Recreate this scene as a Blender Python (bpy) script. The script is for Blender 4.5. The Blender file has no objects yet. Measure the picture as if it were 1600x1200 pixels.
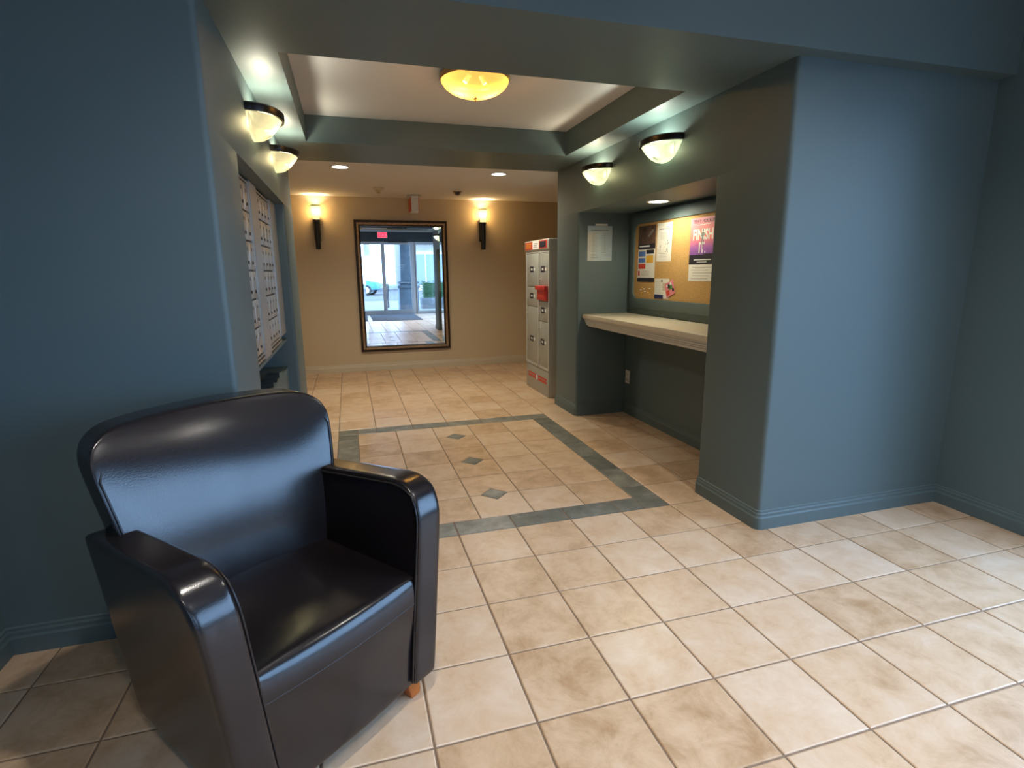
import bpy, bmesh, math, random
from mathutils import Vector, Matrix
random.seed(7)
S = bpy.context.scene
COL = S.collection
U = 0.305                                   # one floor tile (12 inch) in metres
def V(x, y, z): return Vector((x*U, y*U, z*U))

# ------------------------------------------------------------------ camera
cam_d = bpy.data.cameras.new('camera'); cam = bpy.data.objects.new('camera', cam_d); COL.objects.link(cam)
F_PX = 849.55
yaw, pitch, roll = 0.285819, -0.203946, -0.008682
fw = Vector((math.sin(yaw)*math.cos(pitch), math.cos(yaw)*math.cos(pitch), math.sin(pitch)))
rt = Vector((math.cos(yaw), -math.sin(yaw), 0)); up = rt.cross(fw)
r2 = rt*math.cos(roll) + up*math.sin(roll); u2 = -rt*math.sin(roll) + up*math.cos(roll)
M = Matrix((r2, u2, -fw)).transposed().to_4x4(); M.translation = V(-1.47939, -6.25495, 4.28033)
cam.matrix_world = M
cam_d.sensor_fit = 'HORIZONTAL'; cam_d.sensor_width = 36; cam_d.lens = F_PX/1600*36
cam_d.clip_start = .05; cam_d.clip_end = 300
S.camera = cam

# ------------------------------------------------------------------ view, world, sun, window portals
vs = S.view_settings
vs.view_transform = 'Standard'; vs.look = 'None'; vs.exposure = 0.4; vs.gamma = 1.0; vs.use_curve_mapping = False
SKY = 8.5
W = bpy.data.worlds.new('sky'); S.world = W; W.use_nodes = True
bg = W.node_tree.nodes['Background']; bg.inputs[0].default_value = (0.45, 0.67, 1.0, 1); bg.inputs[1].default_value = SKY
sun_d = bpy.data.lights.new('sun', 'SUN'); sun = bpy.data.objects.new('sun', sun_d); COL.objects.link(sun)
sun_d.energy = 5.0; sun_d.color = (.9, .96, 1); sun_d.angle = .01
sun.rotation_euler = Vector((.35, -.72, -.72)).to_track_quat('-Z', 'Y').to_euler()
def area(name, loc, size, direction, portal=True, energy=1, color=(1, 1, 1)):
    d = bpy.data.lights.new(name, 'AREA'); d.shape = 'RECTANGLE'; d.size, d.size_y = size
    d.energy = energy; d.color = color
    d.cycles.is_portal = portal
    o = bpy.data.objects.new(name, d); COL.objects.link(o); o.location = loc
    o.rotation_euler = Vector(direction).to_track_quat('-Z', 'Z').to_euler(); return o
YD = -15.4                                  # entrance glazing plane
area('glazing_portal', V(2.65, YD-.45, 3.7), (10.6*U, 7.3*U), (0, 1, 0))
area('side_glazing_portal', V(9.4, -7.2, 3.8), (11.4*U, 7.2*U), (-1, 0, 0))   # side windows right of the viewer
c = S.cycles
c.max_bounces = 10; c.diffuse_bounces = 5; c.glossy_bounces = 6; c.transmission_bounces = 6; c.transparent_max_bounces = 16
c.sample_clamp_indirect = 6.0; c.caustics_reflective = False; c.caustics_refractive = False
c.use_denoising = True; c.blur_glossy = .5

# ------------------------------------------------------------------ materials
def mat(name, color, rough=.5, metal=0.0, noise=None, bump=None, emit=None, spec=.5, coat=0.0):
    m = bpy.data.materials.new(name); m.use_nodes = True; nt = m.node_tree; b = nt.nodes['Principled BSDF']
    b.inputs['Base Color'].default_value = (*color, 1); b.inputs['Roughness'].default_value = rough
    b.inputs['Metallic'].default_value = metal; b.inputs['Specular IOR Level'].default_value = spec
    b.inputs['Coat Weight'].default_value = coat
    tc = nt.nodes.new('ShaderNodeTexCoord')
    if noise:
        sc_, amt = noise
        n = nt.nodes.new('ShaderNodeTexNoise'); n.inputs['Scale'].default_value = sc_; n.inputs['Detail'].default_value = 5
        nt.links.new(tc.outputs['Object'], n.inputs['Vector'])
        r = nt.nodes.new('ShaderNodeValToRGB')
        r.color_ramp.elements[0].position = .3; r.color_ramp.elements[1].position = .7
        r.color_ramp.elements[0].color = (*[v*(1-amt) for v in color], 1); r.color_ramp.elements[1].color = (*[min(1, v*(1+amt)) for v in color], 1)
        nt.links.new(n.outputs['Fac'], r.inputs['Fac']); nt.links.new(r.outputs['Color'], b.inputs['Base Color'])
    if bump:
        sc_, st = bump
        n = nt.nodes.new('ShaderNodeTexNoise'); n.inputs['Scale'].default_value = sc_; n.inputs['Detail'].default_value = 3
        nt.links.new(tc.outputs['Object'], n.inputs['Vector'])
        bp = nt.nodes.new('ShaderNodeBump'); bp.inputs['Strength'].default_value = st; bp.inputs['Distance'].default_value = .002
        nt.links.new(n.outputs['Fac'], bp.inputs['Height']); nt.links.new(bp.outputs['Normal'], b.inputs['Normal'])
    if emit:
        b.inputs['Emission Color'].default_value = (*emit[0], 1); b.inputs['Emission Strength'].default_value = emit[1]
    return m

def tile_mat(name, cols, rough):
    """glazed tile: each tile its own tone, cloudy veins, fine relief"""
    m = bpy.data.materials.new(name); m.use_nodes = True; nt = m.node_tree; b = nt.nodes['Principled BSDF']; L = nt.links.new
    tc = nt.nodes.new('ShaderNodeTexCoord'); oi = nt.nodes.new('ShaderNodeObjectInfo')
    sn = nt.nodes.new('ShaderNodeVectorMath'); sn.operation = 'SCALE'; sn.inputs['Scale'].default_value = 1/U
    L(tc.outputs['Object'], sn.inputs[0])
    ad = nt.nodes.new('ShaderNodeVectorMath'); ad.operation = 'ADD'; ad.inputs[1].default_value = (.5, .5, .5); L(sn.outputs[0], ad.inputs[0])
    fl = nt.nodes.new('ShaderNodeVectorMath'); fl.operation = 'FLOOR'; L(ad.outputs[0], fl.inputs[0])
    mu = nt.nodes.new('ShaderNodeMath'); mu.operation = 'MULTIPLY'; mu.inputs[1].default_value = 91.0; L(oi.outputs['Random'], mu.inputs[0])
    wn = nt.nodes.new('ShaderNodeTexWhiteNoise'); wn.noise_dimensions = '4D'; L(fl.outputs[0], wn.inputs['Vector']); L(mu.outputs[0], wn.inputs['W'])
    off = nt.nodes.new('ShaderNodeVectorMath'); off.operation = 'SCALE'; off.inputs['Scale'].default_value = 40; L(wn.outputs['Color'], off.inputs[0])
    ps = nt.nodes.new('ShaderNodeVectorMath'); ps.operation = 'ADD'; L(tc.outputs['Object'], ps.inputs[0]); L(off.outputs[0], ps.inputs[1])
    n1 = nt.nodes.new('ShaderNodeTexNoise'); n1.inputs['Scale'].default_value = 7; n1.inputs['Detail'].default_value = 9; n1.inputs['Roughness'].default_value = .7; n1.inputs['Distortion'].default_value = .35
    L(ps.outputs[0], n1.inputs['Vector'])
    mx = nt.nodes.new('ShaderNodeMath'); mx.operation = 'MULTIPLY_ADD'; mx.inputs[1].default_value = .22; mx.inputs[2].default_value = -.10; L(wn.outputs['Value'], mx.inputs[0])
    sm = nt.nodes.new('ShaderNodeMath'); sm.operation = 'ADD'; L(n1.outputs['Fac'], sm.inputs[0]); L(mx.outputs[0], sm.inputs[1])
    r = nt.nodes.new('ShaderNodeValToRGB'); e = r.color_ramp.elements
    e[0].position, e[0].color = .24, (*cols[0], 1); e[1].position, e[1].color = .74, (*cols[2], 1)
    k = e.new(.50); k.color = (*cols[1], 1)
    L(sm.outputs[0], r.inputs['Fac']); L(r.outputs['Color'], b.inputs['Base Color'])
    n2 = nt.nodes.new('ShaderNodeTexNoise'); n2.inputs['Scale'].default_value = 22; n2.inputs['Detail'].default_value = 6; L(ps.outputs[0], n2.inputs['Vector'])
    bp = nt.nodes.new('ShaderNodeBump'); bp.inputs['Strength'].default_value = .12; bp.inputs['Distance'].default_value = .003
    L(n2.outputs['Fac'], bp.inputs['Height']); L(bp.outputs['Normal'], b.inputs['Normal'])
    b.inputs['Roughness'].default_value = rough
    return m

def glass_mat(name, tint=(.9, .96, 1), refl=.08):
    m = bpy.data.materials.new(name); m.use_nodes = True; nt = m.node_tree; nt.nodes.clear()
    o = nt.nodes.new('ShaderNodeOutputMaterial'); mx = nt.nodes.new('ShaderNodeMixShader'); mx.inputs[0].default_value = refl
    t = nt.nodes.new('ShaderNodeBsdfTransparent'); t.inputs[0].default_value = (*tint, 1)
    g = nt.nodes.new('ShaderNodeBsdfGlossy'); g.inputs['Roughness'].default_value = .02
    nt.links.new(t.outputs[0], mx.inputs[1]); nt.links.new(g.outputs[0], mx.inputs[2]); nt.links.new(mx.outputs[0], o.inputs[0]); return m

def shade_mat(name, color, strength, veins=.25, clear=.2, tr=.13):
    """alabaster glass: partly see-through, partly scattering, faintly veined"""
    m = bpy.data.materials.new(name); m.use_nodes = True; nt = m.node_tree; b = nt.nodes['Principled BSDF']; L = nt.links.new
    tc = nt.nodes.new('ShaderNodeTexCoord'); n = nt.nodes.new('ShaderNodeTexNoise'); n.inputs['Scale'].default_value = 14; n.inputs['Detail'].default_value = 4; n.inputs['Distortion'].default_value = 2
    L(tc.outputs['Object'], n.inputs['Vector'])
    r = nt.nodes.new('ShaderNodeValToRGB'); r.color_ramp.elements[0].position = .35; r.color_ramp.elements[1].position = .65
    r.color_ramp.elements[0].color = (*[v*(1-veins) for v in color], 1); r.color_ramp.elements[1].color = (*color, 1)
    L(n.outputs['Fac'], r.inputs['Fac']); L(r.outputs['Color'], b.inputs['Emission Color']); b.inputs['Emission Strength'].default_value = strength
    b.inputs['Base Color'].default_value = (*[.5*v for v in color], 1); b.inputs['Roughness'].default_value = .25
    tl = nt.nodes.new('ShaderNodeBsdfTranslucent'); tl.inputs[0].default_value = (*[tr*v for v in color], 1)
    tp = nt.nodes.new('ShaderNodeBsdfTransparent'); tp.inputs[0].default_value = (*[v**.8 for v in color], 1)
    m1 = nt.nodes.new('ShaderNodeMixShader'); m1.inputs[0].default_value = .5; L(b.outputs[0], m1.inputs[1]); L(tl.outputs[0], m1.inputs[2])
    m2 = nt.nodes.new('ShaderNodeMixShader'); m2.inputs[0].default_value = clear; L(m1.outputs[0], m2.inputs[1]); L(tp.outputs[0], m2.inputs[2])
    L(m2.outputs[0], nt.nodes['Material Output'].inputs[0])
    return m

MT = {}
MT['paint'] = mat('slate_green_paint', (.102, .145, .152), .52, bump=(220, .04))
MT['white_ceiling'] = mat('matte_ceiling_paint', (.76, .75, .76), .8, bump=(160, .05))
MT['tan'] = mat('tan_wall_paint', (.60, .48, .315), .55, bump=(220, .04))
MT['cream_trim'] = mat('cream_trim_paint', (.6, .52, .38), .4)
MT['grout'] = mat('grout', (.27, .19, .13), .9, noise=(60, .2))
MT['tile'] = tile_mat('beige_floor_tile', [(.47, .28, .145), (.70, .485, .31), (.79, .61, .455)], .34)
MT['slate'] = tile_mat('slate_border_tile', [(.085, .09, .078), (.185, .185, .158), (.36, .34, .29)], .40)
MT['leather'] = mat('dark_leather', (.012, .009, .010), .20, noise=(3, .25), bump=(240, .10), spec=.6)
MT['welt'] = mat('leather_welt', (.014, .011, .012), .3)
MT['orange_wood'] = mat('orange_wood', (.42, .115, .02), .35, noise=(25, .25))
MT['bronze'] = mat('dark_bronze', (.022, .014, .010), .32, metal=.6)
MT['black'] = mat('black_iron', (.012, .011, .010), .45)
MT['white_plastic'] = mat('white_plastic', (.75, .74, .70), .4)
MT['alu'] = mat('brushed_aluminium', (.62, .60, .57), .34, metal=.75, noise=(40, .06))
MT['alu_frame'] = mat('grey_aluminium_frame', (.5, .5, .5), .38, metal=.6)
MT['lock'] = mat('dark_lock', (.03, .028, .025), .4, metal=.5)
MT['locker'] = mat('putty_grey_enamel', (.36, .355, .31), .4)
MT['locker_frame'] = mat('pale_grey_enamel', (.50, .50, .46), .38)
MT['red'] = mat('red_enamel', (.55, .035, .025), .4)
MT['red_print'] = mat('red_print', (.6, .06, .03), .5)
MT['dark_print'] = mat('dark_print', (.02, .018, .03), .5)
MT['white_print'] = mat('white_print', (.8, .8, .78), .5)
MT['grey_print'] = mat('grey_print', (.22, .21, .2), .6)
MT['yellow_print'] = mat('yellow_print', (.8, .45, .05), .5)
MT['blue_print'] = mat('blue_print', (.10, .2, .55), .5)
MT['navy_print'] = mat('navy_print', (.02, .03, .12), .5)
MT['brown_print'] = mat('brown_print', (.10, .055, .04), .5, noise=(12, .6))
MT['pink_print'] = mat('pink_print', (.75, .25, .3), .5)
MT['green_print'] = mat('green_print', (.08, .3, .07), .5)
MT['paper'] = mat('paper', (.78, .76, .70), .7)
MT['cork'] = mat('cork', (.52, .31, .11), .85, noise=(140, .28), bump=(160, .3))
MT['counter'] = mat('cream_laminate', (.72, .64, .50), .32, noise=(30, .05))
MT['counter_trim'] = mat('white_moulding', (.70, .67, .60), .4)
MT['gilt'] = mat('bronze_gilt', (.36, .24, .14), .4, metal=.4, noise=(30, .25))
MT['dark_wood'] = mat('dark_frame_wood', (.022, .012, .008), .35)
MT['mirror'] = mat('silvered_mirror', (.93, .95, .96), .0, metal=1.0)
MT['brass'] = mat('brass', (.5, .33, .12), .3, metal=.9)
MT['glass'] = glass_mat('clear_glass')
MT['locker_glass'] = mat('grey_enamel_gloss', (.40, .41, .37), .22)
MT['dark_header'] = mat('dark_header_panel', (.02, .026, .026), .5)
MT['mat'] = mat('grey_entrance_mat', (.10, .11, .13), .95, noise=(200, .3))
MT['stone'] = mat('pale_concrete', (.20, .20, .20), .8, noise=(8, .15))
MT['column'] = mat('blue_grey_stone', (.26, .30, .34), .7, noise=(6, .15))
MT['facade'] = mat('cream_stucco', (.42, .38, .32), .85, noise=(5, .06))
MT['window_dark'] = mat('reflective_window', (.12, .17, .2), .08, spec=.8)
MT['rail'] = mat('teal_railing', (.16, .28, .28), .5)
MT['asphalt'] = mat('asphalt', (.10, .10, .105), .9, noise=(60, .25))
MT['leaf'] = mat('hedge_leaf', (.03, .09, .025), .6, noise=(20, .5))
MT['car_blue'] = mat('car_paint_blue', (.06, .22, .40), .2, coat=.8)
MT['car_white'] = mat('car_paint_white', (.6, .62, .63), .2, coat=.8)
MT['rubber'] = mat('rubber', (.015, .015, .015), .8)
MT['tail'] = mat('red_lens', (.6, .02, .03), .2)
MT['exit_red'] = mat('exit_sign_red', (.5, .01, .02), .4, emit=((1, .02, .05), 2.2))
MT['bulb_warm'] = mat('bulb_warm', (1, .9, .7), .3, emit=((1, .72, .32), 14))
MT['bulb_cool'] = mat('bulb_cool', (1, 1, 1), .3, emit=((.92, 1, .82), 14))
MT['can_white'] = mat('can_lens', (1, 1, .95), .3, emit=((1, .95, .80), 12))
MT['shade_cool'] = shade_mat('alabaster_lit_cool', (.92, .98, .62), 1.05)
MT['shade_cream'] = shade_mat('alabaster_lit_cream', (1, .86, .50), .85)
MT['shade_dome'] = shade_mat('amber_dome_glass', (1, .56, .15), .50, clear=.25, tr=.28)
MT['shade_torch'] = shade_mat('frosted_torch_glass', (1, .74, .36), 2.0, .1, clear=.35, tr=.12)

# ------------------------------------------------------------------ mesh helpers
def wloc(o):
    p = Vector((0, 0, 0))
    while o is not None: p += o.location; o = o.parent
    return p
def link(name, me, m, parent=None):
    o = bpy.data.objects.new(name, me); COL.objects.link(o)
    if m is not None and not me.materials: me.materials.append(m)
    if parent is not None: o.parent = parent
    return o
class MB:
    def __init__(s): s.v = []; s.f = []
    def add(s, v, f):
        k = len(s.v); s.v += [Vector(p) for p in v]; s.f += [tuple(i+k for i in q) for q in f]; return s
    def box(s, x0, x1, y0, y1, z0, z1):
        return s.add([(x, y, z) for z in (z0, z1) for y in (y0, y1) for x in (x0, x1)],
                     [(0, 2, 3, 1), (4, 5, 7, 6), (0, 1, 5, 4), (2, 6, 7, 3), (0, 4, 6, 2), (1, 3, 7, 5)])
    def ubox(s, x0, x1, y0, y1, z0, z1): return s.box(x0*U, x1*U, y0*U, y1*U, z0*U, z1*U)
    def prism(s, poly, a, b, axis='z'):
        n = len(poly)
        def P(p, h): return {'z': (p[0], p[1], h), 'y': (p[0], h, p[1]), 'x': (h, p[0], p[1])}[axis]
        return s.add([P(p, a) for p in poly] + [P(p, b) for p in poly],
                     [tuple(range(n))[::-1], tuple(range(n, 2*n))] + [(i, (i+1) % n, n+(i+1) % n, n+i) for i in range(n)])
    def tube(s, path, r, n=8, closed=False, cap=True):
        path = [Vector(p) for p in path]; m = len(path); v = []; prev = None
        for i, p in enumerate(path):
            a = path[(i-1) % m] if (closed or i > 0) else p; b = path[(i+1) % m] if (closed or i < m-1) else p
            t = (b-a).normalized()
            if prev is None: prev = t.orthogonal().normalized()
            nx = (prev - t*prev.dot(t)).normalized(); prev = nx; ny = t.cross(nx)
            rr = r[i] if isinstance(r, (list, tuple)) else r
            for k in range(n):
                q = 2*math.pi*k/n; v.append(p + (nx*math.cos(q)+ny*math.sin(q))*rr)
        f = [(i*n+k, i*n+(k+1) % n, ((i+1) % m)*n+(k+1) % n, ((i+1) % m)*n+k) for i in range(m if closed else m-1) for k in range(n)]
        if cap and not closed: f += [tuple(range(n))[::-1], tuple(range((m-1)*n, m*n))]
        return s.add(v, f)
    def lathe(s, prof, c, n=32, a0=0, a1=2*math.pi, sx=1.0):
        full = abs(a1-a0-2*math.pi) < 1e-6; k = n if full else n+1; v = []; m = len(prof)
        for i in range(k):
            a = a0+(a1-a0)*i/n
            for (r, z) in prof: v.append((c[0]+r*math.cos(a)*sx, c[1]+r*math.sin(a), c[2]+z))
        f = []
        for i in range(n):
            j = (i+1) % k
            for q in range(m-1): f.append((i*m+q, j*m+q, j*m+q+1, i*m+q+1))
        return s.add(v, f)
    def sweep(s, path, prof, closed=False):
        """plan path swept with profile (d out to the left of the path, z)"""
        n = len(path); P = [Vector((p[0], p[1])) for p in path]; m = len(prof); v = []
        for i, p in enumerate(P):
            a = P[(i-1) % n] if (closed or i > 0) else None; b = P[(i+1) % n] if (closed or i < n-1) else None
            d1 = (p-a).normalized() if a is not None else (b-p).normalized(); d2 = (b-p).normalized() if b is not None else d1
            n1 = Vector((-d1.y, d1.x)); n2 = Vector((-d2.y, d2.x)); nn = (n1+n2).normalized(); k = 1/max(.3, nn.dot(n1))
            for (d, z) in prof: v.append((p.x+nn.x*d*k, p.y+nn.y*d*k, z))
        f = [(i*m+q, ((i+1) % n)*m+q, ((i+1) % n)*m+q+1, i*m+q+1) for i in range(n if closed else n-1) for q in range(m-1)]
        return s.add(v, f)
    def build(s, name, m, parent=None, smooth=None, bevel=0, local=False, kind=None, segs=2, recalc=True):
        me = bpy.data.meshes.new(name)
        sh = Vector((0, 0, 0)) if (local or parent is None) else wloc(parent)
        me.from_pydata([p-sh for p in s.v], [], s.f)
        bm = bmesh.new(); bm.from_mesh(me)
        if recalc: bmesh.ops.recalc_face_normals(bm, faces=bm.faces)
        if bevel:
            es = [e for e in bm.edges if len(e.link_faces) == 2 and e.calc_face_angle(0) > .5]
            bmesh.ops.bevel(bm, geom=es, offset=bevel, segments=segs, profile=.5, affect='EDGES', clamp_overlap=True)
        bm.to_mesh(me); bm.free()
        if smooth is not None or bevel:
            for p in me.polygons: p.use_smooth = True
            me.set_sharp_from_angle(angle=smooth if smooth is not None else .9)
        o = link(name, me, m, parent)
        if kind: o['kind'] = kind
        return o
def thing(name, label, cat, loc=(0, 0, 0), group=None, rotz=0):
    o = bpy.data.objects.new(name, None); COL.objects.link(o); o.location = loc; o.rotation_euler = (0, 0, rotz)
    o.empty_display_size = .1; o['label'] = label; o['category'] = cat
    if group: o['group'] = group
    return o
def tag(o, label, cat, group=None):
    o['label'] = label; o['category'] = cat
    if group: o['group'] = group
    return o
def struct(mb, name, m, **k): return mb.build(name, m, kind='structure', **k)
def round_poly(pts, n=5):
    out = []; N = len(pts)
    for i, p in enumerate(pts):
        if len(p) < 3: out.append(Vector(p)); continue
        q = Vector(p[:2]); a = Vector(pts[i-1][:2]); b = Vector(pts[(i+1) % N][:2]); r = p[2]
        da = (a-q).normalized(); db = (b-q).normalized()
        h = math.acos(max(-1, min(1, da.dot(db))))/2; t = r/math.tan(h); c0 = q+(da+db).normalized()*(r/math.sin(h))
        s0 = q+da*t-c0; s1 = q+db*t-c0; A0 = math.atan2(s0.y, s0.x); A1 = math.atan2(s1.y, s1.x)
        d = (A1-A0+math.pi) % (2*math.pi)-math.pi
        for k in range(n+1): out.append(c0+Vector((math.cos(A0+d*k/n), math.sin(A0+d*k/n)))*r)
    return out
def point(name, loc, energy, color, parent, r=.03, kind='POINT', **kw):
    d = bpy.data.lights.new(name, kind); d.energy = energy; d.color = color
    if kind in ('POINT', 'SPOT'): d.shadow_soft_size = r
    for k, v in kw.items(): setattr(d, k, v)
    o = bpy.data.objects.new(name, d); COL.objects.link(o); o.parent = parent; o.location = Vector(loc)-wloc(parent); return o
def text_mesh(txt, size, align='CENTER', ext=0.0, bold=0.0):
    cu = bpy.data.curves.new('lettering', 'FONT'); cu.body = txt; cu.size = size; cu.align_x = align; cu.extrude = ext; cu.offset = bold; cu.resolution_u = 2
    o = bpy.data.objects.new('lettering', cu); COL.objects.link(o); bpy.context.view_layer.update()
    me = bpy.data.meshes.new_from_object(o.evaluated_get(bpy.context.evaluated_depsgraph_get()))
    bpy.data.objects.remove(o); bpy.data.curves.remove(cu); return me
def facing_west(origin):            # sheets on walls that look towards -x : u runs to -y, v up
    return Matrix(((0, 0, -1, origin[0]), (-1, 0, 0, origin[1]), (0, 1, 0, origin[2]), (0, 0, 0, 1)))
def facing_south(origin):           # sheets that look towards -y : u runs to +x, v up
    return Matrix(((1, 0, 0, origin[0]), (0, 0, -1, origin[1]), (0, 1, 0, origin[2]), (0, 0, 0, 1)))
def facing_north(origin):
    return Matrix(((-1, 0, 0, origin[0]), (0, 0, 1, origin[1]), (0, 1, 0, origin[2]), (0, 0, 0, 1)))
def flat(name, rects, h, m, parent, MX, t=.0006):
    """thin printed patches (u0,v0,u1,v1) lying h above a sheet"""
    b = MB()
    for (a, c0, d, e) in rects:
        b.box(min(a, d), max(a, d), min(c0, e), max(c0, e), h, h+t)
    b.v = [MX @ p for p in b.v]; return b.build(name, m, parent)
def letters(txt, size, u, v, h, m, parent, MX, align='CENTER', sx=1.0, bold=0.0):
    me = text_mesh(txt, size, align, 0.0, bold)
    T = Matrix.Translation(-wloc(parent)) @ MX @ Matrix.Translation((u, v, h)) @ Matrix.Diagonal((sx, 1, 1, 1))
    me.transform(T); me.materials.clear(); return link('lettering', me, m, parent)

# ------------------------------------------------------------------ main dimensions (in tiles)
XL, XR = -2.82, 4.83          # corridor walls
Y0, Y1 = 0.70, 10.13          # the two wall blocks
N0, N1 = 2.40, 8.45           # niche opening, right
ZS, ZT, ZF, ZN = 7.24, 7.83, 7.40, 9.0   # soffit, tray, far ceiling, near ceiling
ZH = 5.89                     # niche head
YB = 18.45                    # back wall
NXL, NXR = -5.5, 8.8          # near room
FXL, FXR = -9.0, 11.0         # far hall

# ------------------------------------------------------------------ floor and its tiles
floor_o = struct(MB().ubox(FXL-.4, FXR+.4, YD-.6, YB+.4, -.5, -.012), 'floor', MT['grout'])
G = .011                      # half joint, in tiles
def tile_mesh(name, poly, m):
    """poly in tiles about the tile's own origin, chamfered edge"""
    P = [Vector(p) for p in poly]; n = len(P); ar = sum(P[i].x*P[(i+1) % n].y-P[(i+1) % n].x*P[i].y for i in range(n))
    if ar < 0: P.reverse()
    def inset(d):
        out = []
        for i in range(n):
            d1 = (P[i]-P[i-1]).normalized(); d2 = (P[(i+1) % n]-P[i]).normalized()
            n1 = Vector((-d1.y, d1.x)); n2 = Vector((-d2.y, d2.x)); nn = (n1+n2).normalized(); out.append(P[i]+nn*(d/max(.35, nn.dot(n1))))
        return out
    a = inset(G); b = inset(G+.012)
    v = [(p.x*U, p.y*U, -.012*U) for p in a]+[(p.x*U, p.y*U, -.006*U) for p in a]+[(p.x*U, p.y*U, 0) for p in b]
    f = [(k*n+i, k*n+(i+1) % n, (k+1)*n+(i+1) % n, (k+1)*n+i) for k in (0, 1) for i in range(n)]+[tuple(range(2*n, 3*n))]
    me = bpy.data.meshes.new(name); me.from_pydata(v, [], f); me.materials.append(m); return me
SQ = [(-.5, -.5), (.5, -.5), (.5, .5), (-.5, .5)]
ME_T = tile_mesh('floor_tile', SQ, MT['tile'])
ME_TB = tile_mesh('floor_tile', [(-.5, -.5), (-.27, -.5), (0, -.23), (.27, -.5), (.5, -.5), (.5, .5), (-.5, .5)], MT['tile'])
ME_TT = tile_mesh('floor_tile', [(-.5, -.5), (.5, -.5), (.5, .5), (.27, .5), (0, .23), (-.27, .5), (-.5, .5)], MT['tile'])
ME_D = tile_mesh('accent_tile', [(-.275, 0), (0, -.275), (.275, 0), (0, .275)], MT['slate'])
def place_tile(name, me, x, y, rot=0):
    o = bpy.data.objects.new(name, me); COL.objects.link(o); o.parent = floor_o; o.location = (x*U, y*U, 0); o.rotation_euler = (0, 0, rot); return o
def solid(x, y):              # under a wall block
    if x-.5 > XR+.2 and Y0+.3 < y-.5 and y+.5 < Y1-.1 and not (x < 6.6 and 2 < y < 8.9): return True
    if x+.5 < XL-.2 and Y0+.3 < y-.5 and y+.5 < Y1-.1: return True
    return False
PX0, PX1, PY0, PY1 = -2, 4, 2, 9
spots = []
for i in range(-10, 12):
    for j in range(-16, 19):
        cx, cy = i+.5, j+.5
        if not (FXL < cx < FXR and YD < cy < YB+.3): continue
        if cy < Y0+.2 and not (NXL-.4 < cx < NXR+.4): continue
        if PX0 < cx < PX1 and PY0 < cy < PY1: continue
        if solid(cx, cy): continue
        spots.append((cx, cy))
def far_from_cam(p):
    w = 0 if p[1] > -4.2 and -3 < p[0] < 7 else 400
    return w+math.hypot(p[0]+1.48, p[1]+6.25) if p[1] > -4.2 else 1000+abs(p[1])
spots.sort(key=far_from_cam)
near_spots, rest = spots[:262], spots[262:]
for k, (x, y) in enumerate(near_spots): place_tile('floor_tile', ME_T, x, y, random.choice((0, .5, 1, 1.5))*math.pi)
b = MB()
tv = [v.co.copy() for v in ME_T.vertices]; tf = [tuple(p.vertices) for p in ME_T.polygons]
for (x, y) in rest: b.add([v+V(x, y, 0) for v in tv], tf)
b.build('outlying_tiles', MT['tile'], floor_o, kind='stuff', recalc=False)
# inset panel: 5 x 6 beige tiles with three slate diamonds, half-tile slate border
for ix in range(5):
    for iy in range(6):
        me = ME_T
        if ix == 2: me = ME_TT if iy % 2 == 0 else ME_TB
        place_tile('floor_tile', me, PX0+1+ix, PY0+1+iy, 0)
for k in range(3): place_tile('accent_tile', ME_D, 1, PY0+1.5+2*k)
def rect_mesh(w, h): return tile_mesh('border_tile', [(-w/2, -h/2), (w/2, -h/2), (w/2, h/2), (-w/2, h/2)], MT['slate'])
BM = {k: rect_mesh(*k) for k in ((.5, .5), (1, .5), (.5, 1))}
def border(x0, x1, y0, y1): place_tile('border_tile', BM[(x1-x0, y1-y0)], (x0+x1)/2, (y0+y1)/2, random.choice((0, math.pi)))
for y in (PY0, PY1-.5):
    for a in [(PX0, .5), (PX0+.5, .5)]+[(PX0+q, 1) for q in range(1, 5)]+[(PX1-1, .5), (PX1-.5, .5)]: border(a[0], a[0]+a[1], y, y+.5)
for x in (PX0, PX1-.5):
    for a in [(PY0+.5, .5)]+[(PY0+q, 1) for q in range(1, 6)]+[(PY1-1, .5)]: border(x, x+.5, a[0], a[0]+a[1])

# ------------------------------------------------------------------ walls, ceilings
def SC(poly): return [(p[0]*U, p[1]*U) for p in poly]
RB = .07
lowR = SC(round_poly([(FXR, Y0), (XR, Y0, RB), (XR, N0, RB), (6.45, N0), (6.45, N1), (XR, N1, RB), (XR, Y1, RB), (FXR, Y1)]))
hiR = SC(round_poly([(FXR, Y0), (XR, Y0, RB), (XR, Y1, RB), (FXR, Y1)]))
struct(MB().prism(lowR, 0, ZH*U).prism(hiR, ZH*U, ZN*U), 'wall_right', MT['paint'], smooth=.6)
LN0, LN1, LXB = 2.4, 8.2, -4.1
lowL = SC(round_poly([(FXL, Y0), (XL, Y0, RB), (XL, LN0, RB), (LXB, LN0), (LXB, LN1), (XL, LN1, RB), (XL, Y1, RB), (FXL, Y1)]))
hiL = SC(round_poly([(FXL, Y0), (XL, Y0, RB), (XL, Y1, RB), (FXL, Y1)]))
wl = struct(MB().prism(lowL, 0, ZH*U).prism(hiL, ZH*U, ZN*U), 'wall_left', MT['paint'], smooth=.6)
MB().ubox(LXB+.01, -3.06, LN0+.01, LN1-.01, 0, 2.01).build('ledge_panel', MT['paint'], wl)
struct(MB().ubox(FXL, FXR, YB, YB+.5, 0, ZN), 'wall_back', MT['tan'])
struct(MB().ubox(FXL-.5, FXL, Y1, YB+.5, 0, ZN), 'wall_far_left', MT['tan'])
struct(MB().ubox(FXR, FXR+.5, Y1, YB+.5, 0, ZN), 'wall_far_right', MT['tan'])
struct(MB().ubox(NXL-.5, NXL, YD, Y0, 0, ZN), 'wall_near_left', MT['paint'])
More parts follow.
